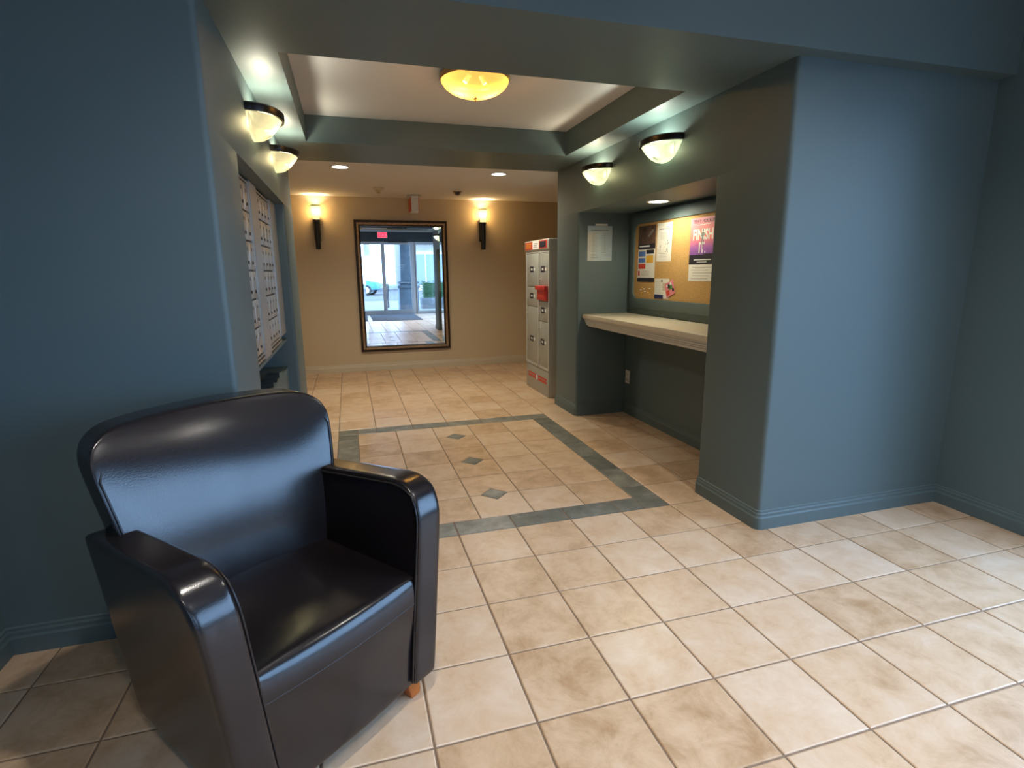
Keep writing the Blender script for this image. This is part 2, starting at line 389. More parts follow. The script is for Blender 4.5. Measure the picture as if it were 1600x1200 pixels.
struct(MB().ubox(NXR, NXR+.5, YD, -12.8, 0, ZN).ubox(NXR, NXR+.5, -1.6, Y0, 0, ZN).ubox(NXR, NXR+.5, -12.8, -1.6, 0, .4).ubox(NXR, NXR+.5, -12.8, -1.6, 7.35, ZN), 'wall_near_right', MT['paint'])
e = .001
sof = MB().ubox(NXL, NXR, .45, 2.5, ZS, ZN).ubox(XL-.1, -2.2, 2.5-e, 7.9+e, ZS, ZN).ubox(4.2, XR+.1, 2.5-e, 7.9+e, ZS, ZN).ubox(XL-.1, XR+.1, 7.9, Y1, ZS, ZN)
struct(sof, 'ceiling_soffit', MT['paint'])
struct(MB().ubox(-2.25, 4.25, 2.45, 7.95, ZT, ZT+.3), 'ceiling_tray', MT['white_ceiling'])
struct(MB().ubox(FXL, FXR, Y1-.01, YB, ZF, ZF+.3), 'ceiling_far', MT['white_ceiling'])
struct(MB().ubox(NXL, NXR, YD-.2, .5, ZN, ZN+.3), 'ceiling_near', MT['white_ceiling'])
# baseboards: stepped profile
BP = [(.045*U, 0), (.045*U, .20*U), (.03*U, .225*U), (.03*U, .27*U), (.018*U, .29*U), (.018*U, .32*U), (0, .335*U)]
def baseboard(path, name, m): struct(MB().sweep([(x*U, y*U) for x, y in path], BP), name, m, smooth=.4)
def rp(pts): return [(p.x, p.y) for p in round_poly(pts, 4)]
baseboard(rp([(XR+2, Y1), (XR, Y1, RB), (XR, N1, RB), (6.45, N1), (6.45, N0), (XR, N0, RB), (XR, Y0, RB), (NXR, Y0)])[::-1], 'baseboard_right', MT['paint'])
baseboard(rp([(XL-2, Y1), (XL, Y1, RB), (XL, LN1, RB), (-3.06, LN1), (-3.06, LN0), (XL, LN0, RB), (XL, Y0, RB), (NXL, Y0)]), 'baseboard_left', MT['paint'])
baseboard([(FXR, YB), (FXL, YB)], 'baseboard_back', MT['cream_trim'])
baseboard([(NXL, Y0), (NXL, YD)], 'baseboard_near_left', MT['paint'])
baseboard([(NXR, YD), (NXR, Y0)], 'baseboard_near_right', MT['paint'])

# ------------------------------------------------------------------ entrance glazing behind the viewer
HT = 7.35
hd = MB().ubox(NXL, NXR, YD-.35, YD, HT, ZN).ubox(NXL, -2.6, YD-.35, YD, 0, HT).ubox(7.9, NXR, YD-.35, YD, 0, HT)
struct(hd, 'wall_entrance', MT['dark_header'])
def leaf(name, x0, x1, y, wl_, wr, bot=.45):
    f = MB().ubox(x0, x0+wl_, y-.12, y+.12, 0, HT).ubox(x1-wr, x1, y-.12, y+.12, 0, HT).ubox(x0+wl_, x1-wr, y-.12, y+.12, HT-.25, HT).ubox(x0+wl_, x1-wr, y-.12, y+.12, 0, bot)
    o = struct(f, name, MT['alu_frame'])
    MB().ubox(x0+wl_-.03, x1-wr+.03, y-.02, y+.02, bot-.03, HT-.22).build('pane', MT['glass'], o)
    return o
leaf('window_1', -2.6, -.75, YD-.15, .2, .15, .3)
leaf('door_1', -.75, 2.25, YD-.05, .3, .36)
dr = leaf('door_2', 1.95, 5.35, YD-.30, .3, .5)
leaf('window_2', 5.35, 7.9, YD-.15, .1, .2, .3)
for k in range(4):
    y0_ = -12.8+2.8*k; x_ = NXR+.25
    f = MB().ubox(x_-.12, x_+.12, y0_, y0_+.15, .4, HT).ubox(x_-.12, x_+.12, y0_+2.65, y0_+2.8, .4, HT).ubox(x_-.12, x_+.12, y0_+.15, y0_+2.65, .4, .6).ubox(x_-.12, x_+.12, y0_+.15, y0_+2.65, HT-.2, HT)
    o = struct(f, 'window_%d' % (k+3), MT['alu_frame'])
    MB().ubox(x_-.02, x_+.02, y0_+.12, y0_+2.68, .57, HT-.17).build('pane', MT['glass'], o)
MX = facing_north((3.6*U, (YD-.27)*U, 0))
flat('safety_dots', [(u*.05-.33, 3.18*U, u*.05-.31, 3.18*U+.02) for u in range(14)], 0, MT['white_print'], dr, MX)
bm_ = MB()
for k in range(3):
    pts = [(-.2+q*.02+k*.03, 5.05*U-k*.075+.016*math.sin(q*1.9+k)+.008*math.sin(q*4.1), 0) for q in range(20-k*4)]
    bm_.tube(pts, .004 if k < 2 else .002, 4)
bm_.v = [MX @ p for p in bm_.v]; bm_.build('etched_script', MT['white_print'], dr)
MB().ubox(2.6, 4.6, YD-.18, YD+.1, HT-.05, HT+.2).build('door_sensor', MT['black'], dr)
ex = thing('exit_sign', 'red lit exit sign on the dark header above the glass entrance doors', 'sign', V(2.1, YD+.02, 7.78))
MB().ubox(1.6, 2.6, YD, YD+.16, 7.72, 8.30).build('housing', MT['white_plastic'], ex, bevel=.004)
MB().ubox(1.66, 2.54, YD+.16, YD+.18, 7.77, 8.25).build('face', MT['exit_red'], ex)
letters('EXIT', .12, 2.1*U, 7.87*U, 0, MT['white_print'], ex, facing_north((0, (YD+.185)*U, 0)) @ Matrix.Translation((-4.2*U, 0, 0)))
mt = tag(MB().ubox(.4, 4.9, YD+.3, -7.4, 0, .03).build('entrance_mat', MT['mat'], bevel=.003), 'long grey carpet mat on the tiles inside the glass entrance doors', 'mat')

# ------------------------------------------------------------------ outside the doors
struct(MB().ubox(-60, 70, -44, YD-.35, -.5, -.01).ubox(NXR+.5, 70, YD-.35, Y0, -.5, -.01), 'ground_forecourt', MT['stone'])
struct(MB().ubox(-120, 130, -190, -44, -.9, -.4), 'ground_street', MT['asphalt'])
struct(MB().ubox(-40, NXR+.5, YD-.4, 40, ZN+.3, 42), 'wall_upper_storeys', MT['facade'])
struct(MB().ubox(-3, 9, YD-5.4, YD-.4, 10.2, 11.0), 'trim_1', MT['facade'])
for k, cx in enumerate((4.9, -6.2)):
    col = thing('entrance_column', ('blue-grey stone porch column standing outside the glass entrance doors' if k == 0 else 'blue-grey stone porch column outside, beyond the doors from the handrail'), 'column', V(cx, YD-4.4, 0))
    y = YD-4.4
    MB().ubox(cx-1.05, cx+1.05, y-1.05, y+1.05, 0, 2.6).build('pedestal', MT['column'], col, bevel=.01)
    MB().ubox(cx-1.2, cx+1.2, y-1.2, y+1.2, 2.6, 2.85).ubox(cx-1.1, cx+1.1, y-1.1, y+1.1, 3.1, 3.3).ubox(cx-.95, cx+.95, y-.95, y+.95, 2.85, 3.1).build('base_moulding', MT['column'], col, bevel=.008)
    sh = MB(); q = [(cx-.85, y-.85), (cx+.85, y-.85), (cx+.85, y+.85), (cx-.85, y+.85)]
    sh.add([(a*U, c_*U, 3.3*U) for a, c_ in q]+[((cx+(a-cx)*.78)*U, (y+(c_-y)*.78)*U, 9.7*U) for a, c_ in q], [(3, 2, 1, 0), (4, 5, 6, 7)]+[(i, (i+1) % 4, 4+(i+1) % 4, 4+i) for i in range(4)])
    sh.build('shaft', MT['column'], col, bevel=.01)
    MB().ubox(cx-.9, cx+.9, y-.9, y+.9, 9.7, 10.2).build('capital', MT['column'], col, bevel=.01)
hr = thing('handrail', 'black metal handrail outside between the porch columns', 'handrail', V(1.6, YD-7, 0))
for k in range(5):
    MB().tube([V(2.4+k*.2, YD-7-k*1.2, 0), V(2.4+k*.2, YD-7-k*1.2, 2.9)], .016, 8).build('post', MT['black'], hr)
MB().tube([V(2.4, YD-7, 2.9), V(3.2, YD-11.8, 2.9)], .02, 8).build('top_rail', MT['black'], hr)
def hedge(x0, x1, y0, y1, z0, z1, label):
    t = thing('hedge', label, 'hedge', V((x0+x1)/2, (y0+y1)/2, 0))
    MB().ubox(x0-.1, x1+.1, y0-.1, y1+.1, -.02, z0).build('planter', MT['stone'], t, bevel=.01)
    b = MB()
    for k in range(1400):
        p = Vector((random.uniform(x0, x1), random.uniform(y0, y1), random.uniform(z0, z1)))*U
        a = random.uniform(0, 6.3); d = Vector((math.cos(a), math.sin(a), random.uniform(-.6, .8))).normalized()*.05; n = Vector((-d.y, d.x, .02)).normalized()*.022
        b.add([p-d, p+n, p+d, p-n], [(0, 1, 2, 3)])
    b.ubox(x0+.25, x1-.25, y0+.25, y1-.25, z0, z1-.25)
    o = b.build('foliage', MT['leaf'], t, recalc=False); o['kind'] = 'stuff'
hedge(6.9, 15, YD-9.5, YD-7.6, 1.3, 3.3, 'clipped green hedge in a low concrete planter beside the porch column')
hedge(-16, -4, YD-11, YD-9.2, .6, 2.2, 'long low green hedge at the far side of the forecourt')
def facade(x0, x1, y, zt, nb, nf, label, m):
    t = thing('apartment_building', label, 'building', V((x0+x1)/2, y, 0))
    MB().ubox(x0, x1, y-20, y, -.4, zt).build('wall', m, t)
    w = (x1-x0)/nb; h = (zt-2)/nf
    for i in range(nb):
        for j in range(nf):
            a = x0+w*i+w*.14; bb = x0+w*(i+1)-w*.14; z0 = j*h+.8; z1 = z0+h*.66
            f = MB().ubox(a, bb, y, y+.15, z0, z1).build('window', MT['white_print'], t)
            for q in range(2):
                p0 = a+.2+q*(bb-a-.2)/2
                MB().ubox(p0, p0+(bb-a-.6)/2, y+.15, y+.2, z0+.2, z1-.2).build('pane', MT['window_dark'], f)
            if j:
                bl = MB().ubox(a-.5, bb+.5, y, y+3.2, z0-.5, z0-.1).build('balcony', m, t)
                rl = MB().ubox(a-.5, bb+.5, y+3.05, y+3.2, z0+2.9, z0+3.1)
                n = int((bb-a+1)/.6)
                for q in range(n+1):
                    xq = a-.5+q*(bb-a+1)/n; rl.ubox(xq-.05, xq+.05, y+3.07, y+3.17, z0-.1, z0+2.9)
                rl.build('railing', MT['rail'], bl)
    rf = MB(); rf.ubox(x0-1, x1+1, y-21, y+2.5, zt, zt+.8); rf.build('roof', MT['stone'], t)
facade(-44, 4, -98, 36, 4, 3, 'cream stucco apartment building with teal balcony railings across the street', MT['facade'])
facade(12, 62, -104, 40, 4, 3, 'taller cream apartment building with teal balconies beyond the hedge across the street', MT['facade'])
def car(x, y, ang, m, label):
    t = thing('car', label, 'car', V(x, y, -.4), rotz=ang)
    prof = [(-2.1, .32), (-2.12, .62), (-2.0, .86), (-1.75, .92), (-1.35, .95), (-.7, 1.40), (.45, 1.42), (1.15, .98), (1.85, .86), (2.1, .66), (2.12, .34)]
    b = MB().prism(prof, -.85, .85, 'y')
    for v in b.v:
        if v.z > .97: v.y *= .82
    b.build('body', m, t, bevel=.06, local=True)
    MB().prism([(-1.22, .99), (-.68, 1.33), (-.12, 1.35), (-.12, .99)], -.80, .80, 'y').prism([(-.05, .99), (-.05, 1.35), (.42, 1.35), (.98, .99)], -.80, .80, 'y').build('side_window', MT['window_dark'], t, local=True)
    for sx in (-1.3, 1.32):
        for sy in (-.78, .78):
            wv = MB(); n = 20
            wv.prism([(sx+.33*math.cos(2*math.pi*k/n), .33+.33*math.sin(2*math.pi*k/n)) for k in range(n)], sy-.1, sy+.1, 'y')
            wo = wv.build('wheel', MT['rubber'], t, bevel=.02, local=True)
            MB().prism([(sx+.2*math.cos(2*math.pi*k/n), .33+.2*math.sin(2*math.pi*k/n)) for k in range(n)], sy-.11, sy+.11, 'y').build('rim', MT['alu'], wo, local=True)
    for sy in (-.62, .62): MB().box(-2.14, -2.08, sy-.18, sy+.18, .66, .82).build('tail_light', MT['tail'], t, local=True)
car(-1.5, -80, .25, MT['car_blue'], 'blue sedan parked on the street outside the glass doors')
car(-24, -72, .1, MT['car_white'], 'pale silver sedan parked on the street behind the blue one')

# ------------------------------------------------------------------ leather tub armchair
KC = U/.33
fx, fy = .62, -.785; ln = math.hypot(fx, fy); fx /= ln; fy /= ln
ch = thing('tub_armchair', 'dark brown leather tub armchair with welted arms and orange wooden feet', 'armchair', (-.563*KC, -.600*KC, 0), rotz=math.atan2(fy, fx))
def box_grid(xs, ys, zs):
    """closed surface of a gridded box, as index lattice"""
    idx = {}; v = []; f = []
    nx, ny, nz = len(xs)-1, len(ys)-1, len(zs)-1
    def g(i, j, k):
        if (i, j, k) not in idx: idx[(i, j, k)] = len(v); v.append((xs[i], ys[j], zs[k]))
        return idx[(i, j, k)]
    for i in range(nx):
        for j in range(ny):
            f.append((g(i, j, 0), g(i, j+1, 0), g(i+1, j+1, 0), g(i+1, j, 0))); f.append((g(i, j, nz), g(i+1, j, nz), g(i+1, j+1, nz), g(i, j+1, nz)))
    for i in range(nx):
        for k in range(nz):
            f.append((g(i, 0, k), g(i+1, 0, k), g(i+1, 0, k+1), g(i, 0, k+1))); f.append((g(i, ny, k), g(i, ny, k+1), g(i+1, ny, k+1), g(i+1, ny, k)))
    for j in range(ny):
        for k in range(nz):
            f.append((g(0, j, k), g(0, j, k+1), g(0, j+1, k+1), g(0, j+1, k))); f.append((g(nx, j, k), g(nx, j+1, k), g(nx, j+1, k+1), g(nx, j, k+1)))
    return v, f
def soft(name, xs, ys, zs, fn, m, parent, sub=2):
    v, f = box_grid(xs, ys, zs)
    b = MB().add([Vector(fn(*p))*KC for p in v], f); o = b.build(name, m, parent, smooth=3.1, local=True)
    md = o.modifiers.new('subdivision', 'SUBSURF'); md.levels = sub; md.render_levels = sub; return o
def disc_corner(p, q):
    return p*math.sqrt(max(0, 1-q*q/2)), q*math.sqrt(max(0, 1-p*p/2))
def arm_map(sgn):
    def fn(a, t, b):            # a: 0 rear..1 front, b: 0 bottom..1 top, t: 0 inner..1 outer
        R_ = .15; F0, F1, z0, z1 = -.60, .025, .065, .70
        z1 = .703+.058*a; F_ = F0+(F1-F0)*a; z = z0+(z1-z0)*b
        p = (F_-(F1-R_))/R_; q = (z-(z1-R_))/R_
        if p > 0 and q > 0: p, q = disc_corner(p, q); F_ = F1-R_+p*R_; z = z1-R_+q*R_
        L_ = .268+.104*t+(z-.42)*.10
        if b == 0: L_ -= .01*(t-.5)
        return (F_, sgn*L_, z)
    return fn
AX = [0, .04, .3, .6, .80, .88, .95, 1]; AZ = [0, .03, .3, .6, .80, .88, .95, 1]; AT = [0, .22, .78, 1]
for sgn in (1, -1):
    fn = arm_map(sgn)
    arm = soft('arm', AX, AT, AZ, fn, MT['leather'], ch)
    path = []
    for k in range(13): path.append(Vector(fn(.985, -.015, .02+.74*k/12)))
    for k in range(1, 9):
        s_ = k/8; path.append(Vector(fn(.985-.21*max(0, s_-.5)*2*1.0, -.015, .76+.215*min(1, s_*2))))
    for k in range(1, 9): path.append(Vector(fn(.775-.70*k/8, -.015, .975)))
    MB().tube([p*KC for p in path], .0032, 6).build('piping', MT['welt'], arm, smooth=1.5, local=True)
def back_map(a, t, b):          # a: -1..1 across, b: 0..1 up, t: 0 front .. 1 rear
    z0, z1, R_ = .10, .985, .11
    hw = .352
    L_ = a*hw; z = z0+(z1-z0)*b
    p = (abs(L_)-(hw-R_))/R_; q = (z-(z1-R_))/R_
    if p > 0 and q > 0: p, q = disc_corner(p, q); L_ = math.copysign(hw-R_+p*R_, a); z = z1-R_+q*R_
    z += .012*(1-a*a)*b if b > .5 else 0
    L_ *= 1+max(-.2, (z-.7))*.42
    F_ = -.50-(z-.42)*.16-max(0, z-.6)**2*.42+.62*L_*L_ - t*.10
    if t == 0: F_ += .045*(1-abs(a)**4)*math.sin(math.pi*min(1, max(0, (z-.30)/.72)))**.7
    return (F_, L_, z)
BXs = [-1, -.96, -.85, -.69, -.35, 0, .35, .69, .85, .96, 1]; BZ = [0, .03, .25, .5, .72, .876, .94, .98, 1]
bk = soft('backrest', BXs, [0, .14, .86, 1], BZ, lambda a, t, b: back_map(a, t, b), MT['leather'], ch)
path = [back_map(-.965, -.03, .36+.5*k/8) for k in range(9)]+[back_map(-.965+.1*k, -.03, .972) for k in range(1, 19)]+[back_map(.965, -.03, .86-.5*k/8) for k in range(9)]
MB().tube([Vector(p)*KC for p in path], .0032, 6).build('piping', MT['welt'], bk, smooth=1.5, local=True)
def seat_map(x, y, z):
    F_, L_ = x, y
    if z > .40: z += .022*max(0, 1-(L_/.29)**2)*max(0, 1-((F_+.24)/.27)**2)
    if F_ > -.03: F_ -= .02*(L_/.287)**2
    if z < .3 and F_ > -.2: F_ -= .012
    if z > .44 and F_ > -.01: F_ -= .016; z -= .004
    if F_ > -.06: F_ += .022; L_ *= 1.10
    return (F_, L_, z)
seat = soft('seat', [-.56, -.54, -.4, -.2, -.10, -.04, 0.008], [-.288, -.278, -.22, -.1, 0, .1, .22, .278, .288], [.06, .075, .2, .33, .40, .445], seat_map, MT['leather'], ch)
st = []
for k in range(33):
    L_ = -.283+.566*k/32; st.append(Vector(seat_map(.004, L_, .36))+Vector((.002, 0, 0)))
MB().tube([p*KC for p in st], .0018, 5).build('seam', MT['welt'], seat, smooth=1.5, local=True)
for (a, l_) in ((-.035, .255), (-.035, -.255), (-.52, .24), (-.52, -.24)):
    b = MB(); top = [(-.032, -.032), (.032, -.032), (.032, .032), (-.032, .032)]
    d = .012 if a > -.2 else -.03
    b.add([((a+x)*KC, (l_+y)*KC, .09*KC) for x, y in top]+[((a+d+x*.62)*KC, (l_+math.copysign(.008, l_)+y*.62)*KC, 0) for x, y in top], [(0, 1, 2, 3), (7, 6, 5, 4)]+[(i, 4+i, 4+(i+1) % 4, (i+1) % 4) for i in range(4)])
    b.build('foot', MT['orange_wood'], ch, bevel=.004, local=True)

# ------------------------------------------------------------------ wall sconces
def sconce(wx, y, side, shade, bulb, lcol, en, label):
    """half-bowl alabaster sconce; side=+1 sticks out towards +x"""
    c0 = V(wx, y, 6.765)
    t = thing('wall_sconce', label, 'wall lamp', c0, 'half-bowl wall sconces')
    r = .60*U; a0, a1 = (-math.pi/2, math.pi/2) if side > 0 else (math.pi/2, 1.5*math.pi)
    MB().lathe([(r*1.035, -.012), (r*1.05, .0), (r*1.05, .020), (r*1.02, .026), (r*.955, .026), (r*.955, -.012), (r*1.035, -.012)], c0, 28, a0, a1, .80).build('rim', MT['bronze'], t, smooth=.6)
    prof = [(r*.97, .004), (r*.955, -.010), (r*.89, -.026), (r*.80, -.044), (r*.70, -.062), (r*.57, -.082), (r*.40, -.098), (r*.20, -.107), (0.001, -.109)]
    o = MB().lathe(prof, c0, 28, a0, a1, .80).build('bowl', shade, t, smooth=2)
    MB().box(c0.x-.004, c0.x+.004, c0.y-r*.5, c0.y+r*.5, c0.z-.08, c0.z+.0).build('back_plate', MT['bronze'], t)
    bx = c0.x+side*.070
    MB().lathe([(.001, -.085), (.014, -.085), (.016, -.062), (.010, -.058), (.001, -.058)], (bx, c0.y, c0.z), 12).build('bulb_holder', MT['white_plastic'], t, smooth=1)
    point('sconce_light', (bx, c0.y, c0.z-.028), en, lcol, t, .035)
sconce(XR, 4.06, -1, MT['shade_cool'], MT['bulb_cool'], (.92, 1, .82), 5.0, 'glowing half-bowl sconce on the wall above the noticeboard niche, farther from the parcel locker')
sconce(XR, 7.05, -1, MT['shade_cool'], MT['bulb_cool'], (1, .90, .64), 5.0, 'glowing half-bowl sconce on the wall above the noticeboard niche, nearer the parcel locker')
sconce(XL, 4.06, 1, MT['shade_cream'], MT['bulb_warm'], (1, .96, .74), 5.6, 'cream half-bowl sconce above the mailboxes, the one nearer the armchair')
sconce(XL, 7.02, 1, MT['shade_cream'], MT['bulb_warm'], (1, .95, .72), 5.6, 'cream half-bowl sconce above the mailboxes, the one nearer the tan wall')

# ------------------------------------------------------------------ ceiling lamp, cans, torches
cl = thing('ceiling_lamp', 'amber glass dome lamp glowing on the tray ceiling', 'ceiling lamp', V(.98, 4.35, ZT))
cc = V(.98, 4.35, ZT); r = .645*U
MB().lathe([(.001, 0), (r*.92, 0), (r*.98, -.012), (r*1.0, -.034), (r*.96, -.040)], cc, 40).build('rim', MT['brass'], cl, smooth=.6)
MB().lathe([(r*.965, -.034), (r*.95, -.05), (r*.87, -.072), (r*.72, -.094), (r*.5, -.112), (r*.25, -.121), (.001, -.124)], cc, 40).build('dome', MT['shade_dome'], cl, smooth=2)
MB().lathe([(.001, -.120), (.012, -.123), (.014, -.130), (.006, -.136), (.009, -.142), (.001, -.147)], cc, 12).build('finial', MT['brass'], cl, smooth=1)
for q in (-.075, .075):
    MB().tube([cc+Vector((q*.45, 0, -.012)), cc+Vector((q*.75, 0, -.05))], .012, 10).build('bulb_holder', MT['white_plastic'], cl)
    point('dome_light', cc+Vector((q, 0, -.068)), 8, (1, .80, .50), cl, .024)
def can(x, y, z, en, col, label, group, r=.085, size=2.75, blend=.9):
    p = V(x, y, z); t = thing('recessed_light', label, 'ceiling light', p, group)
    MB().lathe([(r*.80, -.001), (r*.84, -.006), (r, -.006), (r*1.02, 0)], p, 28).build('trim_ring', MT['white_plastic'], t, smooth=.8)
    MB().lathe([(.001, -.002), (r*.82, -.002)], p, 28).build('lens', MT['can_white'], t)
    l = point('can_light', p+Vector((0, 0, -.02)), en, col, t, .05, 'SPOT', spot_size=size, spot_blend=blend)
    return t
GC = 'recessed lights in the ceiling before the tan wall'
can(-1.5, 11.75, ZF, 60, (1, .93, .74), 'round recessed light in the low ceiling, on the mailbox side of the hall', GC)
can(3.45, 11.85, ZF, 40, (1, .93, .74), 'round recessed light in the low ceiling, on the parcel locker side of the hall', GC)
can(5.72, 5.75, ZH, 14, (1, .92, .66), 'round recessed light in the head of the noticeboard niche', None, .085, 2.95, .5)
GN = 'recessed lights in the high ceiling by the glass doors'
for (x_, y_, lb) in ((-.6, -2.2, 'round recessed light in the high ceiling above the armchair'), (4.6, -2.2, 'round recessed light in the high ceiling near the noticeboard pillar'),
                     (-.6, -8.2, 'round recessed light in the high ceiling between armchair and glass doors'), (4.6, -8.2, 'round recessed light in the high ceiling over the side windows end of the mat')):
    can(x_, y_, ZN, 56, (1, .94, .86), lb, GN, .085, 2.1)
def torch(x, label):
    p = V(x, YB-.28, 6.43); t = thing('torch_sconce', label, 'wall lamp', p, 'torch-shaped sconces flanking the mirror')
    MB().lathe([(.036, -.005), (.040, .01), (.045, .06), (.052, .12), (.057, .165)], p, 24).build('glass_cup', MT['shade_torch'], t, smooth=2)
    MB().lathe([(.058, .160), (.060, .163), (.060, .169), (.056, .169)], p, 24).build('rim', MT['bronze'], t, smooth=.8)
    MB().lathe([(.001, -.02), (.044, -.022), (.046, -.004), (.042, .0), (.001, .0)], p, 20).build('collar', MT['black'], t, smooth=.7)
    MB().lathe([(.036, -.02), (.036, -.05), (.034, -.2), (.029, -.36), (.001, -.362)], p, 16).build('stem', MT['black'], t, smooth=.7)
    MB().ubox(x-.13, x+.13, YB-.2, YB, 5.6, 6.6).build('back_plate', MT['black'], t, bevel=.004)
    point('torch_light', p+Vector((0, 0, .105)), 7.0, (1, .80, .50), t, .03)
torch(-2.57, 'black torch sconce with lit cup on the tan wall, mailbox side of mirror')
torch(4.42, 'black torch sconce with lit cup on the tan wall, parcel locker side of mirror')

# ------------------------------------------------------------------ mirror on the back wall
mx0, mx1, mz0, mz1 = -1.12, 2.83, .86, 6.47
mi = thing('wall_mirror', 'tall framed mirror on the tan wall reflecting the glass entrance', 'mirror', V((mx0+mx1)/2, YB, mz0))
def rect_sweep(prof):           # prof: (inset, stand-off from wall) in tiles
    b = MB(); cs = [(mx0, mz0, 1, 1), (mx1, mz0, -1, 1), (mx1, mz1, -1, -1), (mx0, mz1, 1, -1)]; m = len(prof)
    for (x, z, sx, sz) in cs:
        for (d, h) in prof: b.v.append(Vector(((x+sx*d)*U, (YB-h)*U, (z+sz*d)*U)))
    for i in range(4):
        j = (i+1) % 4
        for q in range(m-1): b.f.append((i*m+q, j*m+q, j*m+q+1, i*m+q+1))
    return b
rect_sweep([(0, 0), (0, .10), (.02, .14), (.06, .15), (.085, .12), (.085, .05)]).build('outer_frame', MT['dark_wood'], mi, smooth=.5)
rect_sweep([(.085, .05), (.085, .115), (.11, .14), (.16, .145), (.19, .12), (.19, .05)]).build('gilt_band', MT['gilt'], mi, smooth=.5)
rect_sweep([(.19, .05), (.19, .10), (.21, .11), (.25, .09), (.25, .04)]).build('inner_frame', MT['dark_wood'], mi, smooth=.5)
a_, h0, h1 = .10, .045, .0470
rect_sweep([(.245, h1), (.245+a_, h0)]).build('bevelled_edge', MT['mirror'], mi)
i0, i1 = .245+a_, .245+a_
MB().add([((mx0+i0)*U, (YB-h0)*U, (mz0+i0)*U), ((mx1-i0)*U, (YB-h0)*U, (mz0+i0)*U), ((mx1-i0)*U, (YB-h0)*U, (mz1-i0)*U), ((mx0+i0)*U, (YB-h0)*U, (mz1-i0)*U)], [(0, 1, 2, 3)]).build('glass', MT['mirror'], mi, recalc=False)

# ------------------------------------------------------------------ small things on the far ceiling
p = V(-.17, 15.75, ZF); t = thing('smoke_detector', 'tan stepped smoke detector on the ceiling above the mirror', 'smoke detector', p)
MB().lathe([(.001, 0), (.062, 0), (.062, -.014), (.052, -.02), (.001, -.02)], p, 24).build('base', MT['cream_trim'], t, smooth=.7)
MB().lathe([(.036, -.02), (.034, -.04), (.026, -.046), (.001, -.046)], p, 20).build('cover', MT['cream_trim'], t, smooth=.7)
MB().lathe([(.018, -.046), (.016, -.060), (.001, -.060)], p, 16).build('sensor', MT['brass'], t, smooth=.7)
p = V(2.88, 16.0, ZF); t = thing('fire_alarm_dome', 'small dark caged dome detector on the ceiling by the torch sconce', 'detector', p)
MB().lathe([(.001, 0), (.055, 0), (.052, -.010), (.001, -.010)], p, 24).build('base', MT['gilt'], t, smooth=.7)
MB().lathe([(.034, -.010), (.033, -.026), (.022, -.038), (.001, -.042)], p, 20).build('dome', MT['black'], t, smooth=1)
for k in range(3):
    a = math.pi*k/3
    MB().tube([p+Vector((.045*math.cos(q)*math.cos(a), .045*math.cos(q)*math.sin(a), -.010-.038*math.sin(q))) for q in [math.pi*i/8 for i in range(9)]], .0025, 5).build('cage_wire', MT['gilt'], t)
p = V(1.32, 17.55, ZF); t = thing('hanging_exit_sign', 'white exit sign box hung edge-on from the ceiling above the mirror', 'sign', p)
MB().ubox(1.02, 1.62, 17.40, 17.70, ZF-.06, ZF).build('canopy', MT['white_plastic'], t, bevel=.004)
MB().ubox(1.18, 1.46, 17.05, 18.05, 6.68, ZF-.06).build('housing', MT['white_plastic'], t, bevel=.006)
for k, xx in enumerate((1.165, 1.465)):
    MB().ubox(xx, xx+.012, 17.1, 18.0, 6.74, ZF-.12).build('face', MT['red'], t)

# ------------------------------------------------------------------ mailboxes in the left niche
MFX = -3.06
def mailbox_unit(y0, n, label):
    cw, rh = .43, .488; z0 = 2.87; y1 = y0+n*cw
    t = thing('mailbox_unit', label, 'mailboxes', V(MFX, (y0+y1)/2, 2.71), 'mailbox banks')
    MB().ubox(LXB+.05, MFX-.03, y0, y1, 2.75, ZH-.06).build('body', MT['lock'], t)
    fr = MB().ubox(MFX-.03, MFX+.02, y0-.06, y0, 2.75, ZH-.06).ubox(MFX-.03, MFX+.02, y1, y1+.06, 2.75, ZH-.06).ubox(MFX-.03, MFX+.02, y0, y1, 5.80, ZH-.06).ubox(MFX-.03, MFX+.02, y0, y1, 2.75, 2.855)
    fr.build('frame', MT['alu'], t)
    MB().ubox(MFX+.02, MFX+.03, y0+.1, y1-.05, 2.80, 2.83).build('slot', MT['black'], t)
    door = plate = lock = None
    for i in range(n):
        for j in range(6):
            o = (V(MFX, y0+i*cw, z0+j*rh))-wloc(t)
            if door is None:
                dm = MB().ubox(-.03, .008, .018, cw-.018, .018, rh-.018).build('door', MT['alu'], t, bevel=.0015, local=True); dm.location = o; door = dm
                lock = MB().lathe([(.001, .004), (.0075, .004), (.009, 0)], (0, 0, 0), 10).build('lock', MT['lock'], dm, local=True)
                lock.rotation_euler = (0, math.pi/2, 0); lock.location = V(.009, cw*.5, .13)
                plate = MB().ubox(0, .006, -.035, .035, -.03, .03).build('number_plate', MT['grey_print'], dm, local=True); plate.location = V(.008, cw*.5, rh*.72)
            else:
                dm = door.copy(); COL.objects.link(dm); dm.parent = t; dm.location = o
                for c_ in (lock, plate):
                    q = c_.copy(); COL.objects.link(q); q.parent = dm
    return t
mailbox_unit(2.80, 4, 'bank of silver mailbox doors in the niche, the one nearer the armchair')
mailbox_unit(5.42, 4, 'bank of silver mailbox doors in the niche, the one nearer the tan wall')
fp = MB().ubox(MFX-.1, MFX+.03, 4.585, 5.355, 2.71, ZH-.02).ubox(MFX-.1, MFX+.03, LN0+.01, 2.735, 2.71, ZH-.02).ubox(MFX-.1, MFX+.03, 7.205, LN1-.01, 2.86, ZH-.02)
fp.build('mailbox_surround', MT['alu_frame'], wl)
MB().ubox(LXB, MFX+.03, LN0+.01, LN1-.01, 2.66, 2.72).build('ledge_board', MT['paint'], wl)
